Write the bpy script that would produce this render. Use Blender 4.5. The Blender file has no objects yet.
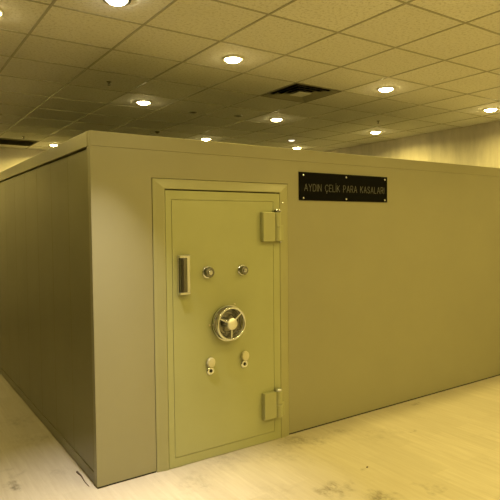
import bpy, bmesh, math, random
from mathutils import Vector, Matrix
random.seed(4)
C = bpy.context.scene.collection
PI = math.pi
H = 2.4975            # height of the steel vault
CZ = 3.184            # ceiling
XR, YB, XL, YF = 5.57, 6.13, -6.0, -8.0   # room walls
VX, VY = 5.36, 5.62   # vault footprint
TX, TY, TS = -0.298, -0.246, 0.6          # ceiling grid

# ------------------------------------------------------------------ materials
def nm(name):
    m = bpy.data.materials.new(name); m.use_nodes = True
    nt = m.node_tree; b = nt.nodes['Principled BSDF']
    return m, nt, b
def N(nt, t, **kw):
    n = nt.nodes.new(t)
    for k, v in kw.items():
        if k in n.inputs.keys() if isinstance(k, str) else False: n.inputs[k].default_value = v
        else: setattr(n, k, v)
    return n
def math_(nt, op, a, b=None, c=None, clamp=False):
    n = nt.nodes.new('ShaderNodeMath'); n.operation = op; n.use_clamp = clamp
    for i, v in enumerate((a, b, c)):
        if v is None: continue
        if isinstance(v, (int, float)): n.inputs[i].default_value = v
        else: nt.links.new(v, n.inputs[i])
    return n.outputs[0]
def mix_(nt, fac, a, b, blend='MIX'):
    n = nt.nodes.new('ShaderNodeMix'); n.data_type = 'RGBA'; n.blend_type = blend
    for s, v in ((0, fac), (6, a), (7, b)):
        if isinstance(v, (int, float)): n.inputs[s].default_value = v
        elif isinstance(v, tuple): n.inputs[s].default_value = (*v, 1)
        else: nt.links.new(v, n.inputs[s])
    return n.outputs[2]
def coords(nt, scale=(1,1,1), rot=(0,0,0), loc=(0,0,0)):
    g = nt.nodes.new('ShaderNodeNewGeometry')      # world position
    mp = nt.nodes.new('ShaderNodeMapping')
    mp.inputs['Scale'].default_value = scale; mp.inputs['Rotation'].default_value = rot; mp.inputs['Location'].default_value = loc
    nt.links.new(g.outputs['Position'], mp.inputs['Vector'])
    return mp.outputs[0]
def noise(nt, vec, scale, detail=3, rough=.5):
    n = nt.nodes.new('ShaderNodeTexNoise'); n.inputs['Scale'].default_value = scale
    n.inputs['Detail'].default_value = detail; n.inputs['Roughness'].default_value = rough
    if vec is not None: nt.links.new(vec, n.inputs['Vector'])
    return n.outputs[0]
def ramp(nt, fac, lo, hi):
    n = nt.nodes.new('ShaderNodeMapRange'); n.inputs[1].default_value = lo; n.inputs[2].default_value = hi; n.clamp = True
    nt.links.new(fac, n.inputs[0]); return n.outputs[0]
def bump(nt, b, h, strength, dist):
    n = nt.nodes.new('ShaderNodeBump'); n.inputs['Strength'].default_value = strength; n.inputs['Distance'].default_value = dist
    nt.links.new(h, n.inputs['Height']); nt.links.new(n.outputs[0], b.inputs['Normal'])

def paint(name, col, rough=.42, var=.06, bmp=.06):
    m, nt, b = nm(name)
    v = coords(nt)
    n1 = noise(nt, v, 1.3, 4, .6)
    c = mix_(nt, ramp(nt, n1, .3, .7), tuple(x*(1-var) for x in col), tuple(min(1, x*(1+var)) for x in col))
    nt.links.new(c, b.inputs['Base Color'])
    n2 = noise(nt, v, 3.0, 3)
    r = math_(nt, 'MULTIPLY_ADD', n2, .06, rough-.03)
    nt.links.new(r, b.inputs['Roughness'])
    if bmp > .04:
        n3 = noise(nt, v, 90, 2); bump(nt, b, n3, bmp, .002)
    return m
def metal(name, col, rough, var=.08):
    m, nt, b = nm(name)
    b.inputs['Metallic'].default_value = 1
    v = coords(nt); n = noise(nt, v, 45, 3)
    nt.links.new(math_(nt, 'MULTIPLY_ADD', n, var*2, max(.02, rough-var)), b.inputs['Roughness'])
    b.inputs['Base Color'].default_value = (*col, 1)
    return m
def plain(name, col, rough=.6, metallic=0):
    m, nt, b = nm(name)
    n = noise(nt, coords(nt), 30, 2)
    c = mix_(nt, n, tuple(x*.92 for x in col), tuple(min(1, x*1.08) for x in col))
    nt.links.new(c, b.inputs['Base Color'])
    b.inputs['Roughness'].default_value = rough; b.inputs['Metallic'].default_value = metallic
    return m
def emit(name, col, strength):
    m, nt, b = nm(name)
    b.inputs['Base Color'].default_value = (.8, .8, .8, 1)
    b.inputs['Emission Color'].default_value = (*col, 1); b.inputs['Emission Strength'].default_value = strength
    return m

LC = (1.0, .78, .21)
LW = (1.0, .90, .84)
VAULT = (.285, .270, .165)
M = {}
M['vault'] = paint('olive_paint', VAULT, .36, var=.035, bmp=.03)
M['door'] = paint('door_paint', (.355, .362, .178), .38, bmp=0)
M['frame'] = paint('frame_paint', (.320, .312, .165), .36, bmp=0)
M['hinge'] = paint('hinge_paint', (.345, .345, .178), .42, bmp=0)
M['side'] = paint('side_paint', (.29, .275, .16), .32, bmp=.03)
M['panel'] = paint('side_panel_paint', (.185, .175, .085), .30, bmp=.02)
M['roof'] = paint('roof_steel', (.05, .047, .03), .6)
M['gap'] = plain('dark_gap', (.02, .018, .012), .8)  # near-black, shade inside gaps and openings put into the colour
M['chrome'] = metal('chrome', (.82, .86, .94), .10, .05)
M['dark_chrome'] = metal('dark_chrome', (.22, .22, .22), .22)
M['brass'] = metal('pale_brass', (.72, .66, .46), .38)
M['black'] = plain('black_acrylic', (.006, .006, .005), .5)
M['letter'] = plain('grey_letter', (.17, .165, .13), .5)
M['black'].node_tree.nodes['Principled BSDF'].inputs['Specular IOR Level'].default_value = .02
M['satin'] = metal('satin_chrome', (.85, .86, .88), .42)
M['cover'] = plain('pale_enamel', (.56, .53, .36), .35)
M['white'] = plain('white_enamel', (.70, .69, .64), .4)
M['grille'] = plain('dark_grille', (.15, .138, .095), .6)
M['vane'] = plain('diffuser_vane', (.05, .045, .035), .55)
M['vane_pale'] = plain('diffuser_pale', (.40, .385, .31), .5)
M['lens'] = emit('warm_lens', (1, .80, .36), 130)
M['lens_white'] = emit('white_lens', (1, .90, .62), 110)
M['dim_lens'] = emit('dim_lens', (1, .92, .72), 2.6)
M['dirt'] = plain('brown_dirt', (.09, .06, .03), .8)

# floor: pale laminate planks along Y, with scuffs
def floor_mat():
    m, nt, b = nm('laminate_floor')
    v = coords(nt, rot=(0, 0, PI/2), loc=(.07, .03, 0))
    br = nt.nodes.new('ShaderNodeTexBrick')
    nt.links.new(v, br.inputs['Vector'])
    br.offset = .37; br.inputs['Scale'].default_value = 1
    br.inputs['Brick Width'].default_value = 1.28; br.inputs['Row Height'].default_value = .192
    br.inputs['Mortar Size'].default_value = .0012; br.inputs['Mortar Smooth'].default_value = .3
    br.inputs['Color1'].default_value = (.485, .44, .345, 1); br.inputs['Color2'].default_value = (.55, .50, .40, 1)
    br.inputs['Mortar'].default_value = (.50, .44, .34, 1)
    g = noise(nt, coords(nt, scale=(9, .7, 1)), 3.0, 6, .62)
    c = mix_(nt, ramp(nt, g, .35, .75), br.outputs[0], (.42, .365, .27))
    c = mix_(nt, .75, br.outputs[0], c)
    g2 = noise(nt, coords(nt, scale=(26, 1.6, 1)), 3.0, 4, .6)
    c = mix_(nt, math_(nt, 'MULTIPLY', ramp(nt, g2, .5, .8), .22), c, (.45, .38, .28))
    # general foot wear in patches
    w = noise(nt, coords(nt, scale=(1.6, 1, 1)), 2.2, 6, .7)
    w2 = noise(nt, coords(nt, scale=(1.3, 1, 1)), 13, 4, .7)
    wear = math_(nt, 'MULTIPLY', ramp(nt, w, .55, .74), ramp(nt, w2, .48, .68))
    # individual scuffs: x, y, radius, strength
    spots = STAINS
    geo = nt.nodes.new('ShaderNodeNewGeometry')
    tot = None
    nz = nt.nodes.new('ShaderNodeTexNoise'); nz.inputs['Scale'].default_value = 7; nz.inputs['Detail'].default_value = 3
    nt.links.new(geo.outputs['Position'], nz.inputs['Vector'])
    wv = nt.nodes.new('ShaderNodeVectorMath'); wv.operation = 'MULTIPLY_ADD'
    wv.inputs[1].default_value = (.42, .42, 0); nt.links.new(nz.outputs['Color'], wv.inputs[0])
    ad = nt.nodes.new('ShaderNodeVectorMath'); ad.operation = 'ADD'; ad.inputs[1].default_value = (-.21, -.21, 0)
    nt.links.new(geo.outputs['Position'], ad.inputs[0]); nt.links.new(ad.outputs[0], wv.inputs[2])
    for (x, y, r, s, ax) in spots:
        mp = nt.nodes.new('ShaderNodeMapping'); mp.vector_type = 'POINT'
        mp.inputs['Location'].default_value = (-x*ax, -y, 0); mp.inputs['Scale'].default_value = (ax, 1, 1)
        nt.links.new(wv.outputs[0], mp.inputs['Vector'])
        ln = nt.nodes.new('ShaderNodeVectorMath'); ln.operation = 'LENGTH'
        nt.links.new(mp.outputs[0], ln.inputs[0])
        k = nt.nodes.new('ShaderNodeMapRange'); k.inputs[1].default_value = r; k.inputs[2].default_value = 0
        k.inputs[4].default_value = s; nt.links.new(ln.outputs['Value'], k.inputs[0])
        tot = k.outputs[0] if tot is None else math_(nt, 'MAXIMUM', tot, k.outputs[0])
    w3 = noise(nt, coords(nt, scale=(1.3, .8, 1)), 14, 6, .75)
    sp = math_(nt, 'MULTIPLY', tot, ramp(nt, w3, .40, .66))
    d = math_(nt, 'MAXIMUM', math_(nt, 'MULTIPLY', wear, .28), sp, clamp=True)
    c = mix_(nt, d, c, (.10, .08, .045))
    nt.links.new(c, b.inputs['Base Color'])
    nt.links.new(math_(nt, 'MULTIPLY_ADD', g2, .2, .34), b.inputs['Roughness'])
    bump(nt, b, math_(nt, 'SUBTRACT', g2, br.outputs['Fac']), .05, .002)
    return m
STAINS = [(1.70, -.16, .17, .95, .8), (1.85, -.22, .12, .6, .8), (2.13, -.21, .10, .7, .7), (3.28, -.126, .05, 1.2, 1), (1.42, -.28, .22, .4, .7),
          (2.35, -.45, .20, .35, .6), (.62, -.30, .16, .45, .8), (1.36, -.94, .14, 1, 1), (1.30, -1.0, .10, .8, 1.2), (1.75, -.87, .06, .6, 1), (1.0, -.12, .2, .4, .6),
          (1.55, -1.22, .14, 1, 1), (1.90, -1.36, .08, .7, 1), (2.63, -.55, .05, .9, .8), (1.0, -.75, .2, .3, 1), (-.48, .40, .08, 1, 1),
          (-.43, .58, .09, .5, 1), (-.18, 1.22, .16, .45, 1), (-.13, .46, .10, .5, 1.5), (-.15, 1.8, .2, .4, 1), (.57, -.40, .08, .4, 1)]
M['floor'] = floor_mat()

def ceiling_mat():
    m, nt, b = nm('mineral_tile')
    geo = nt.nodes.new('ShaderNodeNewGeometry')
    s = nt.nodes.new('ShaderNodeVectorMath'); s.operation = 'SUBTRACT'; s.inputs[1].default_value = (TX, TY, 0)
    nt.links.new(geo.outputs['Position'], s.inputs[0])
    q = nt.nodes.new('ShaderNodeVectorMath'); q.operation = 'SCALE'; q.inputs['Scale'].default_value = 1/TS
    nt.links.new(s.outputs[0], q.inputs[0])
    f = nt.nodes.new('ShaderNodeVectorMath'); f.operation = 'FLOOR'; nt.links.new(q.outputs[0], f.inputs[0])
    wn = nt.nodes.new('ShaderNodeTexWhiteNoise'); nt.links.new(f.outputs[0], wn.inputs['Vector'])
    c = mix_(nt, wn.outputs['Value'], (.83, .82, .80), (.89, .88, .86))
    v = coords(nt)
    n1 = noise(nt, v, 48, 3, .7); n2 = noise(nt, v, 1.1, 3)
    c = mix_(nt, math_(nt, 'MULTIPLY', ramp(nt, n1, .50, .66), .6), c, (.52, .50, .44))
    c = mix_(nt, math_(nt, 'MULTIPLY', ramp(nt, n2, .45, .8), .2), c, (.60, .57, .50))
    nt.links.new(c, b.inputs['Base Color']); b.inputs['Roughness'].default_value = .85
    bump(nt, b, n1, .25, .003)
    return m
M['ceiling'] = ceiling_mat()
M['grid'] = plain('grid_enamel', (.40, .38, .31), .34)

def wall_mat(name, col):
    m, nt, b = nm(name)
    n1 = noise(nt, coords(nt, scale=(1, 1, .35)), 3.0, 6, .65)
    n2 = noise(nt, coords(nt, scale=(1, 1, .2)), 11, 4, .6)
    f = math_(nt, 'ADD', math_(nt, 'MULTIPLY', n1, .65), math_(nt, 'MULTIPLY', n2, .35))
    c = mix_(nt, ramp(nt, f, .38, .64), tuple(x*.74 for x in col), col)
    nt.links.new(c, b.inputs['Base Color']); b.inputs['Roughness'].default_value = .7
    bump(nt, b, n2, .15, .004)
    return m
M['wall'] = wall_mat('mottled_plaster', (.66, .61, .50))
M['wall_smooth'] = plain('cream_wall', (.66, .62, .52), .7)
M['wall_dark'] = plain('brown_wall', (.20, .18, .13), .6)

# ------------------------------------------------------------------ mesh helpers
def box(bm, x0, x1, y0, y1, z0, z1):
    vs = [bm.verts.new((x, y, z)) for x in (x0, x1) for y in (y0, y1) for z in (z0, z1)]
    for f in ((0,1,3,2), (4,6,7,5), (0,4,5,1), (2,3,7,6), (0,2,6,4), (1,5,7,3)):
        bm.faces.new([vs[i] for i in f])
def prism(bm, pts, y0, y1):
    """outline in x,z extruded from y0 to y1"""
    a = [bm.verts.new((x, y0, z)) for x, z in pts]; b = [bm.verts.new((x, y1, z)) for x, z in pts]
    n = len(pts)
    bm.faces.new(a); bm.faces.new(b[::-1])
    for i in range(n): bm.faces.new((a[i], b[i], b[(i+1) % n], a[(i+1) % n]))
def lathe(bm, prof, center, axis='Z', seg=32, sx=1.0, sz=1.0):
    """prof: list of (radius, height along axis); axis '-Y' stands out from the door"""
    cx, cy, cz = center; rings = []
    for r, h in prof:
        ring = []
        for i in range(seg):
            a = 2*PI*i/seg
            if axis == 'Z': p = (cx+r*math.cos(a)*sx, cy+r*math.sin(a)*sz, cz+h)
            else: p = (cx+r*math.cos(a)*sx, cy-h, cz+r*math.sin(a)*sz)
            ring.append(bm.verts.new(p))
        rings.append(ring)
    for a, b in zip(rings, rings[1:]):
        for i in range(seg): bm.faces.new((a[i], a[(i+1) % seg], b[(i+1) % seg], b[i]))
    if prof[0][0] > 1e-6: bm.faces.new(rings[0][::-1])
    if prof[-1][0] > 1e-6: bm.faces.new(rings[-1])
def ring_lathe(bm, prof, center, axis='Z', seg=40):
    """closed profile swept round, so the middle stays open"""
    lathe_rings = []
    cx, cy, cz = center
    for r, h in prof:
        ring = []
        for i in range(seg):
            a = 2*PI*i/seg
            ring.append(bm.verts.new((cx+r*math.cos(a), cy+r*math.sin(a), cz+h) if axis == 'Z' else (cx+r*math.cos(a), cy-h, cz+r*math.sin(a))))
        lathe_rings.append(ring)
    n = len(prof)
    for k in range(n):
        a, b = lathe_rings[k], lathe_rings[(k+1) % n]
        for i in range(seg): bm.faces.new((a[i], a[(i+1) % seg], b[(i+1) % seg], b[i]))
def tube(bm, p, q, r0, r1=None, seg=12):
    r1 = r0 if r1 is None else r1
    p, q = Vector(p), Vector(q); d = (q-p).normalized()
    u = d.orthogonal().normalized(); w = d.cross(u)
    A = [bm.verts.new(p+(u*math.cos(2*PI*i/seg)+w*math.sin(2*PI*i/seg))*r0) for i in range(seg)]
    B = [bm.verts.new(q+(u*math.cos(2*PI*i/seg)+w*math.sin(2*PI*i/seg))*r1) for i in range(seg)]
    for i in range(seg): bm.faces.new((A[i], A[(i+1) % seg], B[(i+1) % seg], B[i]))
    bm.faces.new(A[::-1]); bm.faces.new(B)
def torus(bm, c, R, r, seg=48, ms=12):
    prof = [(R+r*math.cos(2*PI*k/ms), r*math.sin(2*PI*k/ms)) for k in range(ms)]
    ring_lathe(bm, prof, c, '-Y', seg)
def obj(name, bm, m, parent=None, bevel=0, smooth=False, segs=2):
    bmesh.ops.remove_doubles(bm, verts=bm.verts, dist=1e-6)
    bmesh.ops.recalc_face_normals(bm, faces=bm.faces)
    me = bpy.data.meshes.new(name); bm.to_mesh(me); bm.free()
    o = bpy.data.objects.new(name, me); C.objects.link(o); me.materials.append(m)
    if parent:
        o.parent = parent
        off = world_loc(parent)
        me.transform(Matrix.Translation(-off))
    if smooth:
        me.polygons.foreach_set('use_smooth', [True]*len(me.polygons))
        me.set_sharp_from_angle(angle=math.radians(35))
    if bevel:
        b = o.modifiers.new('bevel', 'BEVEL'); b.width = bevel; b.segments = segs; b.limit_method = 'ANGLE'; b.angle_limit = .6
    return o
def world_loc(o):
    v = Vector((0, 0, 0))
    while o: v += o.location; o = o.parent
    return v
def thing(name, label, cat, loc, group=None):
    o = bpy.data.objects.new(name, None); C.objects.link(o); o.location = loc; o.empty_display_size = .1
    o['label'] = label; o['category'] = cat
    if group: o['group'] = group
    return o
def struct(name, bm, m, **k):
    o = obj(name, bm, m, **k); o['kind'] = 'structure'; return o
B = bmesh.new

# ------------------------------------------------------------------ the room
bm = B(); box(bm, XL, XR, YF, YB, -.1, 0); struct('floor', bm, M['floor'])
bm = B()
hx0, hy0 = TX+TS*4+.012, TY+TS*1+.012; hx1, hy1 = hx0+TS-.024, hy0+TS-.024      # opening for the air diffuser
for bx in ((XL, hx0, YF, YB), (hx1, XR, YF, YB), (hx0, hx1, YF, hy0), (hx0, hx1, hy1, YB)): box(bm, *bx, CZ+.004, CZ+.06)
ceil = struct('ceiling', bm, M['ceiling'])
bm = B()
x = TX - TS*9
while x < XR:
    box(bm, x-.008, x+.008, YF, YB, CZ, CZ+.006); x += TS
y = TY - TS*12
while y < YB:
    box(bm, XL, XR, y-.008, y+.008, CZ+.0004, CZ+.006); y += TS
obj('grid_bars', bm, M['grid'], ceil)
bm = B(); box(bm, XR, XR+.1, YF, YB, -.1, CZ+.06); struct('wall_right', bm, M['wall'])
bm = B(); box(bm, XL, XR+.1, YB, YB+.1, -.1, CZ+.06); struct('wall_back', bm, M['wall_smooth'])
bm = B(); box(bm, XL-.1, XL, YF, YB+.1, -.1, CZ+.06); struct('wall_left', bm, M['wall_dark'])
bm = B(); box(bm, XL-.1, XR+.1, YF-.1, YF, -.1, CZ+.06); struct('wall_front', bm, M['wall_smooth'])

# ------------------------------------------------------------------ the vault
vault = thing('vault', 'walk-in olive steel vault with a heavy door, filling the middle of the room', 'vault', (0, 0, 0))
FX0, FX1, FZ = .452, 1.708, 2.19        # door frame outside
DX0, DX1, DZ = .550, 1.610, 2.105       # door leaf
PX0, PX1, PZ0, PZ1 = .599, 1.542, .077, 2.037   # raised field on the door
bm = B()   # front wall, one sheet round the door opening
prism(bm, [(0, .012), (FX0-.003, .012), (FX0-.003, FZ+.003), (FX1+.003, FZ+.003), (FX1+.003, .012), (VX, .012), (VX, 2.3935), (0, 2.3935)], 0, .06)
obj('front_panel', bm, M['vault'], vault, bevel=.002)
bm = B(); box(bm, .006, FX0-.004, .005, .058, 0, .016); obj('gap_shadow_strip', bm, M['gap'], vault)  # added dark strip, stands in for the shadow line under the front panel
bm = B(); box(bm, FX1+.004, VX-.004, .005, .058, 0, .016); obj('gap_shadow_strip', bm, M['gap'], vault)  # same painted shadow line, right of the door
bm = B()   # top band on the front and on the side, in one piece round the corner
prism(bm, [(0, 2.394), (VX, 2.394), (VX, H), (0, H)], -.0005, .05)
obj('front_fascia', bm, M['vault'], vault, bevel=.003)
bm = B(); box(bm, -.004, .05, .051, VY, 2.394, H); obj('side_fascia', bm, M['side'], vault, bevel=.004)
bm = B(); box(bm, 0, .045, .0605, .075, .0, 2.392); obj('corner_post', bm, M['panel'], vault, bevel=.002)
y = .079
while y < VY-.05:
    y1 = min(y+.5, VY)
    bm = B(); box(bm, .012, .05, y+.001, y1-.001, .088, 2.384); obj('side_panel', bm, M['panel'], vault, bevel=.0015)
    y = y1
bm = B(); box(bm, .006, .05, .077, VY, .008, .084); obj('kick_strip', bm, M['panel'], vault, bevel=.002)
bm = B(); box(bm, .03, VX-.02, .062, .11, 0, 2.39); box(bm, .052, .09, .112, VY-.02, 0, 2.39)
obj('inner_carcass', bm, M['gap'], vault)
bm = B(); box(bm, VX-.05, VX, .062, VY, 0, 2.392); obj('far_side_panel', bm, M['side'], vault)
bm = B(); box(bm, .052, VX-.052, VY-.05, VY, 0, 2.392); obj('rear_panel', bm, M['side'], vault)
bm = B(); box(bm, .051, VX, .051, VY, 2.394, H-.004); obj('roof_panel', bm, M['roof'], vault)

# door frame: mitred profile that rises from the wall and slopes in to the leaf
def frame_mesh():
    bm = B()
    # profile across the frame: offset from outer edge (0..w), height out of the wall
    w = DX0-FX0-.003
    prof = [(0, -.05), (0, .002), (.003, .005), (.025, .007), (w-.012, .016), (w-.002, .016), (w, .014), (w, -.05)]
    wz = FZ-DZ-.010
    paths = []
    for (u, h) in prof:
        uz = u*wz/w
        paths.append([(FX0+u, -h, 0), (FX0+u, -h, FZ-uz), (FX1-u, -h, FZ-uz), (FX1-u, -h, 0)])
    V = [[bm.verts.new(p) for p in P] for P in paths]
    n = len(V)
    for k in range(n):
        for i in range(3):
            a, b = V[k], V[(k+1) % n]
            bm.faces.new((a[i], a[i+1], b[i+1], b[i]))
    bm.faces.new([V[k][0] for k in range(n)]); bm.faces.new([V[k][3] for k in range(n)][::-1])
    return bm
obj('door_frame', frame_mesh(), M['frame'], vault, bevel=.001)

# door leaf: rim and a field with a fine groove between them
bm = B()
g = .0035
box(bm, DX0, DX1, -.006, .05, .004, DZ)      # slab behind
# rim as four bars standing proud, leaving the groove
yf = -.014
box(bm, DX0, PX0-g/2, yf, -.006, .004, DZ); box(bm, PX1+g/2, DX1, yf, -.006, .004, DZ)
box(bm, PX0-g/2, PX1+g/2, yf, -.006, PZ1+g/2, DZ); box(bm, PX0-g/2, PX1+g/2, yf, -.006, .004, PZ0-g/2)
door = obj('door', bm, M['door'], vault)
bm = B(); box(bm, PX0+g/2, PX1-g/2, yf-.001, -.0062, PZ0+g/2, PZ1-g/2)
obj('door_field', bm, M['door'], door, bevel=.0015)
YD = yf-.001                                  # front plane of the field

# hinges
for hz in (1.826, .318):
    z0, z1 = hz-.122, hz+.122
    if hz < 1: z0, z1 = hz-.112, hz+.112
    bm = B(); box(bm, 1.409, 1.532, -.062, YD+.001, z0, z1)
    obj('hinge_leaf', bm, M['hinge'], door, bevel=.006, segs=3)
    bm = B()
    tube(bm, (1.564, -.046, z0+.004), (1.564, -.046, hz-.004), .030, seg=28)
    tube(bm, (1.564, -.046, hz+.000), (1.564, -.046, z1-.002), .030, seg=28)
    obj('hinge_knuckle', bm, M['hinge'], door, smooth=True, bevel=.002)
    bm = B(); box(bm, 1.582, 1.624, -.052, -.0185, z0+.004, hz+.01)
    obj('hinge_plate', bm, M['hinge'], door, bevel=.004)
    bm = B(); lathe(bm, [(.0, -.008), (.020, -.008), (.028, .0), (.028, .012), (.022, .020), (0, .022)], (1.564, -.046, z1+.004), 'Z', 24)
    obj('hinge_pin', bm, M['chrome'] if hz < 1 else M['dark_chrome'], door, smooth=True)
    for sz in (z0-.004, z1+.012) if hz > 1 else (z0-.006,):
        bm = B(); lathe(bm, [(.009, 0), (.009, .004), (.006, .007), (0, .008)], (1.616, -.0185, sz), '-Y', 16)
        obj('hinge_screw', bm, M['chrome'], door, smooth=True)
for sz in (2.03,):
    bm = B(); lathe(bm, [(.009, 0), (.009, .004), (.006, .007), (0, .008)], (1.640, -.0185, sz), '-Y', 16)
    obj('frame_screw', bm, M['chrome'], vault, smooth=True)

# pull handle: plated backplate with a facetted upright grip
bm = B(); box(bm, .640, .745, -.026, YD+.001, 1.317, 1.622)
obj('handle_plate', bm, M['chrome'], door, bevel=.005)
bm = B()
sec = [(.648, -.026), (.652, -.050), (.672, -.060), (.694, -.058), (.712, -.040), (.716, -.026)]
a = [bm.verts.new((x, y, 1.340)) for x, y in sec]; b = [bm.verts.new((x, y, 1.600)) for x, y in sec]
bm.faces.new(a); bm.faces.new(b[::-1])
for i in range(len(sec)): bm.faces.new((a[i], b[i], b[(i+1) % len(sec)], a[(i+1) % len(sec)]))
obj('pull_handle', bm, M['dark_chrome'], door, bevel=.003)
for z0, z1 in ((1.600, 1.618), (1.321, 1.340)):
    bm = B(); box(bm, .642, .730, -.056, -.026, z0, z1); obj('handle_bracket', bm, M['chrome'], door, bevel=.004)

# two small dial locks
for (kx, kz, r) in ((.902, 1.478, .050), (1.224, 1.478, .045)):
    bm = B(); lathe(bm, [(r, 0), (r, .008), (r*.9, .014), (r*.62, .016), (0, .016)], (kx, YD, kz), '-Y', 36)
    obj('dial_rose', bm, M['chrome'], door, smooth=True)
    bm = B()
    seg = 36; prof = [(.78, .016), (.80, .034), (.70, .042), (.40, .044)]
    rings = []
    for f, h in prof:
        ring = []
        for i in range(seg):
            a = 2*PI*i/seg; rr = r*f*(1+(.05 if i % 3 == 0 and f > .6 else 0))
            ring.append(bm.verts.new((kx+rr*math.cos(a), YD-h, kz+rr*math.sin(a))))
        rings.append(ring)
    for p, q in zip(rings, rings[1:]):
        for i in range(seg): bm.faces.new((p[i], p[(i+1) % seg], q[(i+1) % seg], q[i]))
    bm.faces.new(rings[-1]); bm.faces.new(rings[0][::-1])
    obj('dial_knob', bm, M['dark_chrome'], door, smooth=True)
    bm = B(); lathe(bm, [(r*.34, .044), (r*.34, .050), (r*.22, .054), (0, .054)], (kx, YD, kz), '-Y', 24)
    box(bm, kx-.004, kx+.004, YD-.058, YD-.05, kz-r*.3, kz+r*.3)
    obj('dial_boss', bm, M['chrome'], door, smooth=True)

# spoked handwheel on a stepped rose
wx, wz = 1.072, 1.064
bm = B(); lathe(bm, [(.140, 0), (.140, .010), (.132, .016), (.118, .016), (.114, .010), (.094, .010), (.090, .018), (.074, .020), (.070, .012), (.0, .012)], (wx, YD, wz), '-Y', 56)
obj('wheel_rose', bm, M['dark_chrome'], door, smooth=True)
bm = B(); torus(bm, (wx, YD-.070, wz), .126, .0105)
obj('wheel_rim', bm, M['chrome'], door, smooth=True)
bm = B(); ring_lathe(bm, [(.135, .020), (.144, .020), (.144, .034), (.135, .034)], (wx, YD, wz), '-Y', 56)
obj('wheel_collar', bm, M['chrome'], door, smooth=True)
bm = B(); lathe(bm, [(.026, .010), (.026, .060), (.040, .064), (.047, .074), (.046, .086), (.036, .093), (.014, .095), (0, .095)], (wx, YD, wz), '-Y', 36)
obj('wheel_hub', bm, M['satin'], door, smooth=True)
for ang in (40, 155, 270):
    a = math.radians(ang)
    bm = B(); tube(bm, (wx+.03*math.cos(a), YD-.074, wz+.03*math.sin(a)), (wx+.122*math.cos(a), YD-.070, wz+.122*math.sin(a)), .008, .006, 14)
    obj('wheel_spoke', bm, M['chrome'], door, smooth=True)
for ang in (62, 182, 302):
    a = math.radians(ang)
    bm = B(); lathe(bm, [(.008, .0), (.008, .004), (.005, .007), (0, .008)], (wx+.160*math.cos(a), YD, wz+.160*math.sin(a)), '-Y', 16)
    obj('wheel_screw', bm, M['brass'], door, smooth=True)

# two keyholes with swinging covers
for (ex, ez) in ((.914, .700), (1.234, .708)):
    bm = B(); ring_lathe(bm, [(.012, 0), (.034, 0), (.034, .008), (.028, .014), (.016, .014), (.012, .010)], (ex, YD, ez), '-Y', 32)
    obj('keyhole_rose', bm, M['chrome'], door, smooth=True)
    bm = B(); lathe(bm, [(.012, 0), (.012, .004), (0, .004)], (ex, YD, ez), '-Y', 16)
    obj('keyhole', bm, M['gap'], door)
    bm = B(); lathe(bm, [(.034, .012), (.036, .018), (.036, .030), (.030, .037), (.012, .039), (0, .039)], (ex-.004, YD, ez+.068), '-Y', 10, 1.0, 1.18)
    lathe(bm, [(.014, 0), (.014, .013)], (ex-.004, YD, ez+.07), '-Y', 16)
    obj('keyhole_cover', bm, M['cover'], door, bevel=.002)

# ------------------------------------------------------------------ the sign
SX0, SX1, SZ0, SZ1 = 1.833, 2.953, 2.056, 2.304
sign = thing('sign', 'black sign lettered AYDIN ÇELİK PARA KASALARI, screwed to the vault beside its door', 'sign', (1.833, -.001, 2.056))
bm = B(); box(bm, SX0, SX1, -.009, -.0012, SZ0, SZ1)
obj('plate', bm, M['black'], sign, bevel=.0012)
for sx in (1.878, 2.394, 2.914):
    for sz in (2.077, 2.277):
        bm = B(); lathe(bm, [(.0095, 0), (.0095, .004), (.007, .007), (0, .008)], (sx, -.009, sz), '-Y', 18)
        obj('screw', bm, M['chrome'], sign, smooth=True)
G = {  # thin stroke letters, unit height, (width, strokes)
 'A': (.78, [[(0,0),(.39,1),(.78,0)], [(.14,.34),(.64,.34)]]),
 'Y': (.74, [[(0,1),(.37,.5),(.74,1)], [(.37,.5),(.37,0)]]),
 'D': (.74, [[(0,0),(0,1),(.40,1),(.62,.88),(.74,.62),(.74,.38),(.62,.12),(.40,0),(0,0)]]),
 'I': (.0, [[(0,0),(0,1)]]),
 'İ': (.0, [[(0,0),(0,1)], [(0,1.16),(0,1.26)]]),
 'N': (.72, [[(0,0),(0,1),(.72,0),(.72,1)]]),
 'Ç': (.74, [[(.74,.80),(.60,.95),(.40,1),(.18,.92),(.04,.72),(0,.5),(.04,.28),(.18,.08),(.40,0),(.60,.05),(.74,.20)], [(.40,0),(.38,-.10),(.48,-.16),(.40,-.26),(.30,-.24)]]),
 'E': (.60, [[(.60,1),(0,1),(0,0),(.60,0)], [(0,.52),(.52,.52)]]),
 'L': (.56, [[(0,1),(0,0),(.56,0)]]),
 'K': (.66, [[(0,0),(0,1)], [(.62,1),(0,.40)], [(.20,.58),(.66,0)]]),
 'P': (.62, [[(0,0),(0,1),(.40,1),(.56,.92),(.62,.74),(.56,.56),(.40,.48),(0,.48)]]),
 'R': (.64, [[(0,0),(0,1),(.40,1),(.56,.92),(.62,.74),(.56,.56),(.40,.48),(0,.48)], [(.36,.48),(.64,0)]]),
 'S': (.62, [[(.60,.82),(.48,.95),(.30,1),(.12,.94),(.03,.78),(.10,.60),(.30,.52),(.50,.44),(.60,.26),(.52,.08),(.32,0),(.12,.05),(0,.2)]]),
}
text = 'AYDIN ÇELİK PARA KASALARI'
hh = .060; gap = .32
wtot = sum((G[c][0] if c != ' ' else .42) + gap for c in text) - gap
xs = (2.906-1.892)/(wtot*hh)
cx = 1.892; zb = 2.140; st = .0034
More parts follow.
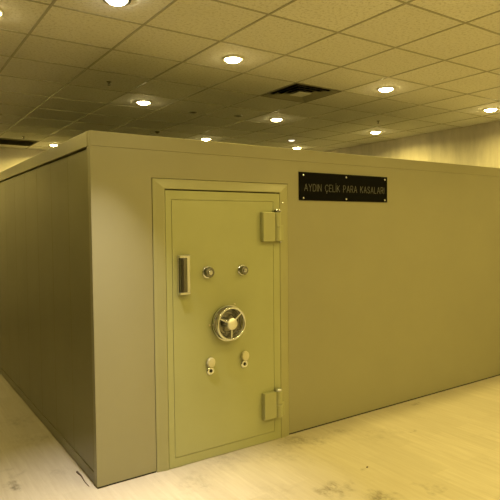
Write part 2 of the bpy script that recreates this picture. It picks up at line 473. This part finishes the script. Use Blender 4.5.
def seg2(bm, p, q):
    d = Vector((q[0]-p[0], q[1]-p[1])); 
    if d.length < 1e-6: return
    d.normalize(); n = Vector((-d.y, d.x))*st*.5; e = d*st*.45
    P = [(p[0]-e.x+n.x, p[1]-e.y+n.y), (q[0]+e.x+n.x, q[1]+e.y+n.y), (q[0]+e.x-n.x, q[1]+e.y-n.y), (p[0]-e.x-n.x, p[1]-e.y-n.y)]
    prism(bm, P, -.0098, -.0088)
for c in text:
    if c == ' ': cx += (.42+gap)*hh*xs; continue
    w, strokes = G[c]; bm = B()
    for s in strokes:
        pts = [(cx+px*hh*xs, zb+pz*hh) for px, pz in s]
        for p, q in zip(pts, pts[1:]): seg2(bm, p, q)
    obj('letter', bm, M['letter'], sign)
    cx += (w+gap)*hh*xs

# ------------------------------------------------------------------ ceiling fittings
def make_downlight(lens, lamp_col, power, ring='white', rad=.066, spread=150):
    t = thing('recessed_downlight', 'x', 'ceiling light', (0, 0, CZ))
    bm = B(); ring_lathe(bm, [(rad, -.002), (rad+.006, -.008), (rad+.020, -.005), (rad+.024, .003), (rad, .003)], (0, 0, CZ), 'Z', 40)
    obj('trim_ring', bm, M[ring], t, smooth=True)
    bm = B(); lathe(bm, [(rad, 0), (rad*.93, -.010), (rad*.75, -.019), (rad*.4, -.024), (0, -.025)], (0, 0, CZ-.0005), 'Z', 32)
    obj('lens', bm, M[lens], t, smooth=True)
    if power:
        L = bpy.data.lights.new('lamp', 'AREA'); L.shape = 'DISK'; L.size = rad*1.2; L.energy = power; L.color = lamp_col
        L.spread = math.radians(spread)
        lo = bpy.data.objects.new('lamp', L); C.objects.link(lo); lo.parent = t; lo.location = (0, 0, -.0265)
    return t
def dup(root, loc, label, group=None, energy=None):
    r = root.copy(); C.objects.link(r); r.location = loc; r['label'] = label
    if group: r['group'] = group
    for ch in root.children:
        c = ch.copy(); C.objects.link(c); c.parent = r
        if c.type == 'LIGHT' and energy is not None:
            c.data = ch.data.copy(); c.data.energy = energy
            if energy > PW*1.5 or loc[1] > 0: c.data.spread = math.radians(165)      # downlights boosted to brighten the walls, and those over the roof
    return r
def tile(i, j): return (TX+TS*(i+.5), TY+TS*(j+.5), CZ)
PW = 30
SPREAD = 168
GL = 'round downlights in the tiled ceiling'
warm = [((-1, 0), 'lit round downlight half cut off at the left edge of the photo', .42),
        ((2, 0), 'lit round downlight over the vault door, left of the square air diffuser', 1.0),
        ((5, 0), 'lit round downlight to the right of the square air diffuser', 1.0),
        ((8, 0), 'lit round downlight by the mottled wall at the right edge', 1.8),
        ((2, 3), 'lit round downlight above the front left corner of the vault', .8),
        ((5, 3), 'lit round downlight just behind the square air diffuser', .8),
        ((8, 3), 'lit round downlight under a sprinkler near the mottled wall', 1.9),
        ((5, 6), 'lit round downlight low over the vault roof, above the left half of the door', .8),
        ((8, 6), 'lit round downlight low over the vault roof, just left above the black sign', 1.6),
        ((2, 9), 'lit round downlight over the far left roof edge, beside the dark return grille', 2.6)]
dl0 = None
for (ij, lab, k) in warm:
    if dl0 is None:
        dl0 = make_downlight('lens', LC, PW*k, spread=SPREAD); dl0.location = tile(*ij); dl0['label'] = lab; dl0['group'] = GL
    else: dup(dl0, tile(*ij), lab, GL, PW*k)
GO = 'downlights in the ceiling outside the frame'
for (i, j, k) in [(-1, 3, .32), (-1, 6, .45), (8, -12, 1.2), (5, -12, 1), (-1, -3, .6), (2, -3, 1), (5, -3, 1.1), (8, -3, 1.1), (-1, -6, .5), (2, -6, .9), (5, -6, 1), (8, -6, 1), (-1, -9, .8), (2, -9, 1.3), (5, -9, 1.3), (8, -9, 1.2), (2, -12, 1.2), (5, 9, 1.6), (8, 9, 1.6), (-1, 9, .8)]:
    dup(dl0, tile(i, j), 'lit round downlight in the ceiling outside the photo', GO, PW*k)
wl = make_downlight('lens_white', LW, 27, 'vane', .062, 56)
wl.location = tile(0, -1); wl['label'] = 'white downlight in a dark rim, cut off by the top edge of the photo'; wl['group'] = GL
dim = make_downlight('dim_lens', LW, 3, 'white', .05, 140)
dim.location = tile(7, 5); dim['label'] = 'small pale dim downlight behind the bright ones, above the black sign'; dim['group'] = GL

# unlit spots: pale ring, dark well
def make_spot(loc, label):
    t = thing('unlit_spotlight', label, 'ceiling light', loc, 'unlit round spotlights in the ceiling')
    x, y, z = loc
    bm = B(); ring_lathe(bm, [(.034, -.002), (.040, -.008), (.050, -.005), (.052, .003), (.034, .003)], loc, 'Z', 32)
    obj('trim_ring', bm, M['vane_pale'], t, smooth=True)
    bm = B(); lathe(bm, [(.034, 0), (.02, .0028), (0, .003)], (x, y, z-.001), 'Z', 28)
    obj('lamp_well', bm, M['gap'], t, smooth=True)
make_spot((1.90, 2.03, CZ), 'small unlit dark spotlight in the ceiling, left one of the pair over the vault door')
make_spot((2.47, 1.93, CZ), 'small unlit dark spotlight in the ceiling, between its unlit twin and a lit downlight')

# sprinklers
def make_sprinkler():
    t = thing('sprinkler_head', 'x', 'sprinkler', (0, 0, CZ), 'sprinkler heads in the ceiling')
    z = CZ
    bm = B(); lathe(bm, [(.036, .002), (.036, -.003), (.024, -.008), (.014, -.010)], (0, 0, z), 'Z', 28); obj('escutcheon', bm, M['grille'], t, smooth=True)
    bm = B(); lathe(bm, [(.012, -.008), (.012, -.022), (.016, -.024), (.016, -.030), (.006, -.032)], (0, 0, z), 'Z', 16)
    for s in (-1, 1):
        tube(bm, (s*.013, 0, z-.028), (s*.017, 0, z-.046), .0035, seg=8); tube(bm, (s*.017, 0, z-.046), (s*.004, 0, z-.060), .0035, seg=8)
    tube(bm, (0, 0, z-.030), (0, 0, z-.058), .004, seg=8)
    obj('sprinkler_frame', bm, M['dark_chrome'], t, smooth=True)
    bm = B(); lathe(bm, [(.006, -.058), (.024, -.061), (.024, -.063), (0, -.064)], (0, 0, z), 'Z', 24); obj('deflector', bm, M['dark_chrome'], t, smooth=True)
    for c in t.children:
        c.data.transform(Matrix.Diagonal((.62, .62, .55, 1)))
    return t
sp = make_sprinkler(); sp.location = tile(1, 2); sp['label'] = 'sprinkler head hanging left of the downlight above the vault corner'
dup(sp, tile(1, 8), 'sprinkler head hanging in front of the dark return grille at far left', 'sprinkler heads in the ceiling')
dup(sp, tile(7, 2), 'sprinkler head hanging near the mottled wall, just above a lit downlight', 'sprinkler heads in the ceiling')
# smoke detector
x, y, z = 2.10, 3.46, CZ
t = thing('smoke_detector', 'small brown detector on the ceiling just over the roof edge, right of vault corner', 'detector', (x, y, z))
bm = B(); lathe(bm, [(.036, .002), (.036, -.006), (.030, -.010)], (x, y, z), 'Z', 28); obj('base', bm, M['grille'], t, smooth=True)
bm = B(); lathe(bm, [(.024, -.010), (.024, -.016), (.016, -.022), (0, -.024)], (x, y, z), 'Z', 28); obj('sensor_cap', bm, M['dirt'], t, smooth=True)

# square four-way air diffuser
x, y, z = tile(4, 1)
t = thing('air_diffuser', 'square four-way air diffuser with dark vanes in the ceiling', 'vent', (x, y, z))
def sq_ring(bm, r0, z0, r1, z1, th=.003):
    a = [(-1,-1), (1,-1), (1,1), (-1,1)]
    V = [[bm.verts.new((x+sx*r, y+sy*r, zz)) for sx, sy in a] for r, zz in ((r0, z0), (r1, z1), (r1-th, z1+th), (r0-th, z0+th))]
    for k in range(4):
        for i in range(4): bm.faces.new((V[k][i], V[k][(i+1) % 4], V[(k+1) % 4][(i+1) % 4], V[(k+1) % 4][i]))
bm = B(); sq_ring(bm, .294, z-.004, .284, z-.004, .004); obj('outer_frame', bm, M['grille'], t)
for r in (.285, .225, .165, .105):
    bm = B(); sq_ring(bm, r, z-.004, r-.050, z+.020, .002); obj('vane', bm, M['vane_pale'], t)
bm = B(); box(bm, x-.080, x+.080, y-.080, y+.080, z-.010, z-.004); obj('centre_plate', bm, M['white'], t, bevel=.002)
bm = B(); 
for bx in ((-.286, .286, -.286, .286, .16, .165), (-.286, -.282, -.286, .286, .006, .16), (.282, .286, -.286, .286, .006, .16), (-.282, .282, -.286, -.282, .006, .16), (-.282, .282, .282, .286, .006, .16)):
    box(bm, x+bx[0], x+bx[1], y+bx[2], y+bx[3], z+bx[4], z+bx[5])
obj('throat', bm, M['gap'], t)

# return grille
x, y, z = tile(1, 9)
t = thing('return_grille', 'dark square return grille in the ceiling at the far left by the back wall', 'vent', (x, y, z))
bm = B(); sq_ring(bm, .296, z-.004, .270, z-.008, .006); obj('grille_frame', bm, M['grille'], t)
bm = B(); box(bm, x-.27, x+.27, y-.27, y+.27, z-.002, z-.001); obj('backing', bm, M['grille'], t)
bm = B()
for k in range(14):
    yy = y-.25+k*.0385
    vs = [bm.verts.new(p) for p in ((x-.268, yy-.010, z-.014), (x+.268, yy-.010, z-.014), (x+.268, yy+.010, z-.004), (x-.268, yy+.010, z-.004),
                                    (x-.268, yy-.010, z-.012), (x+.268, yy-.010, z-.012), (x+.268, yy+.010, z-.0025), (x-.268, yy+.010, z-.0025))]
    for f in ((0,1,2,3), (4,7,6,5), (0,4,5,1), (1,5,6,2), (2,6,7,3), (3,7,4,0)): bm.faces.new([vs[i] for i in f])
obj('louvre', bm, M['grille'], t)

# ------------------------------------------------------------------ crumbs on the floor
bm = B()
pts = [(-.036, .350, .004), (-.030, .27, .0035), (-.038, .16, .003), (-.036, .072, .003)]
for p, q, r0, r1 in zip(pts, pts[1:], (.009, .005, .003), (.005, .003, .002)): tube(bm, p, q, r0, r1, 8)
o = obj('splinter', bm, M['dirt']); o['label'] = 'thin brown splinter lying on the floor by the vault corner'; o['category'] = 'debris'
bm = B(); bmesh.ops.create_icosphere(bm, subdivisions=2, radius=.0065)
for v in bm.verts: v.co = Vector((v.co.x*1.4*(1+random.uniform(-.2, .2)), v.co.y, v.co.z*.6*(1+random.uniform(-.2, .2)))) + Vector((1.79, -.85, .004))
o = obj('crumb', bm, M['dirt']); o['label'] = 'dark crumb of dirt on the floor in front of the vault, right of its door'; o['category'] = 'debris'

# ------------------------------------------------------------------ world, camera
w = bpy.data.worlds.new('World'); bpy.context.scene.world = w; w.use_nodes = True
w.node_tree.nodes['Background'].inputs[0].default_value = (.02, .016, .008, 1)
f, yaw, pitch, roll = 545.335, .973112, -.042875, -.009415
fw = Vector((math.cos(pitch)*math.cos(yaw), math.cos(pitch)*math.sin(yaw), math.sin(pitch)))
r = Vector((math.sin(yaw), -math.cos(yaw), 0)); u = r.cross(fw)
r2 = math.cos(roll)*r + math.sin(roll)*u; u2 = -math.sin(roll)*r + math.cos(roll)*u
cam = bpy.data.cameras.new('Camera'); co = bpy.data.objects.new('Camera', cam); C.objects.link(co)
cam.sensor_width = 36; cam.lens = f/500*36
m = Matrix((r2, u2, -fw)).transposed().to_4x4(); m.translation = (-1.21104, -3.70892, 1.82997)
co.matrix_world = m
sc = bpy.context.scene; sc.camera = co
sc.view_settings.view_transform = 'Standard'; sc.view_settings.look = 'None'
sc.view_settings.gamma = 1; sc.view_settings.use_curve_mapping = False
sc.view_settings.exposure = -0.95

try:
    sc.cycles.caustics_reflective = False; sc.cycles.caustics_refractive = False
    sc.cycles.sample_clamp_indirect = 4
except Exception: pass
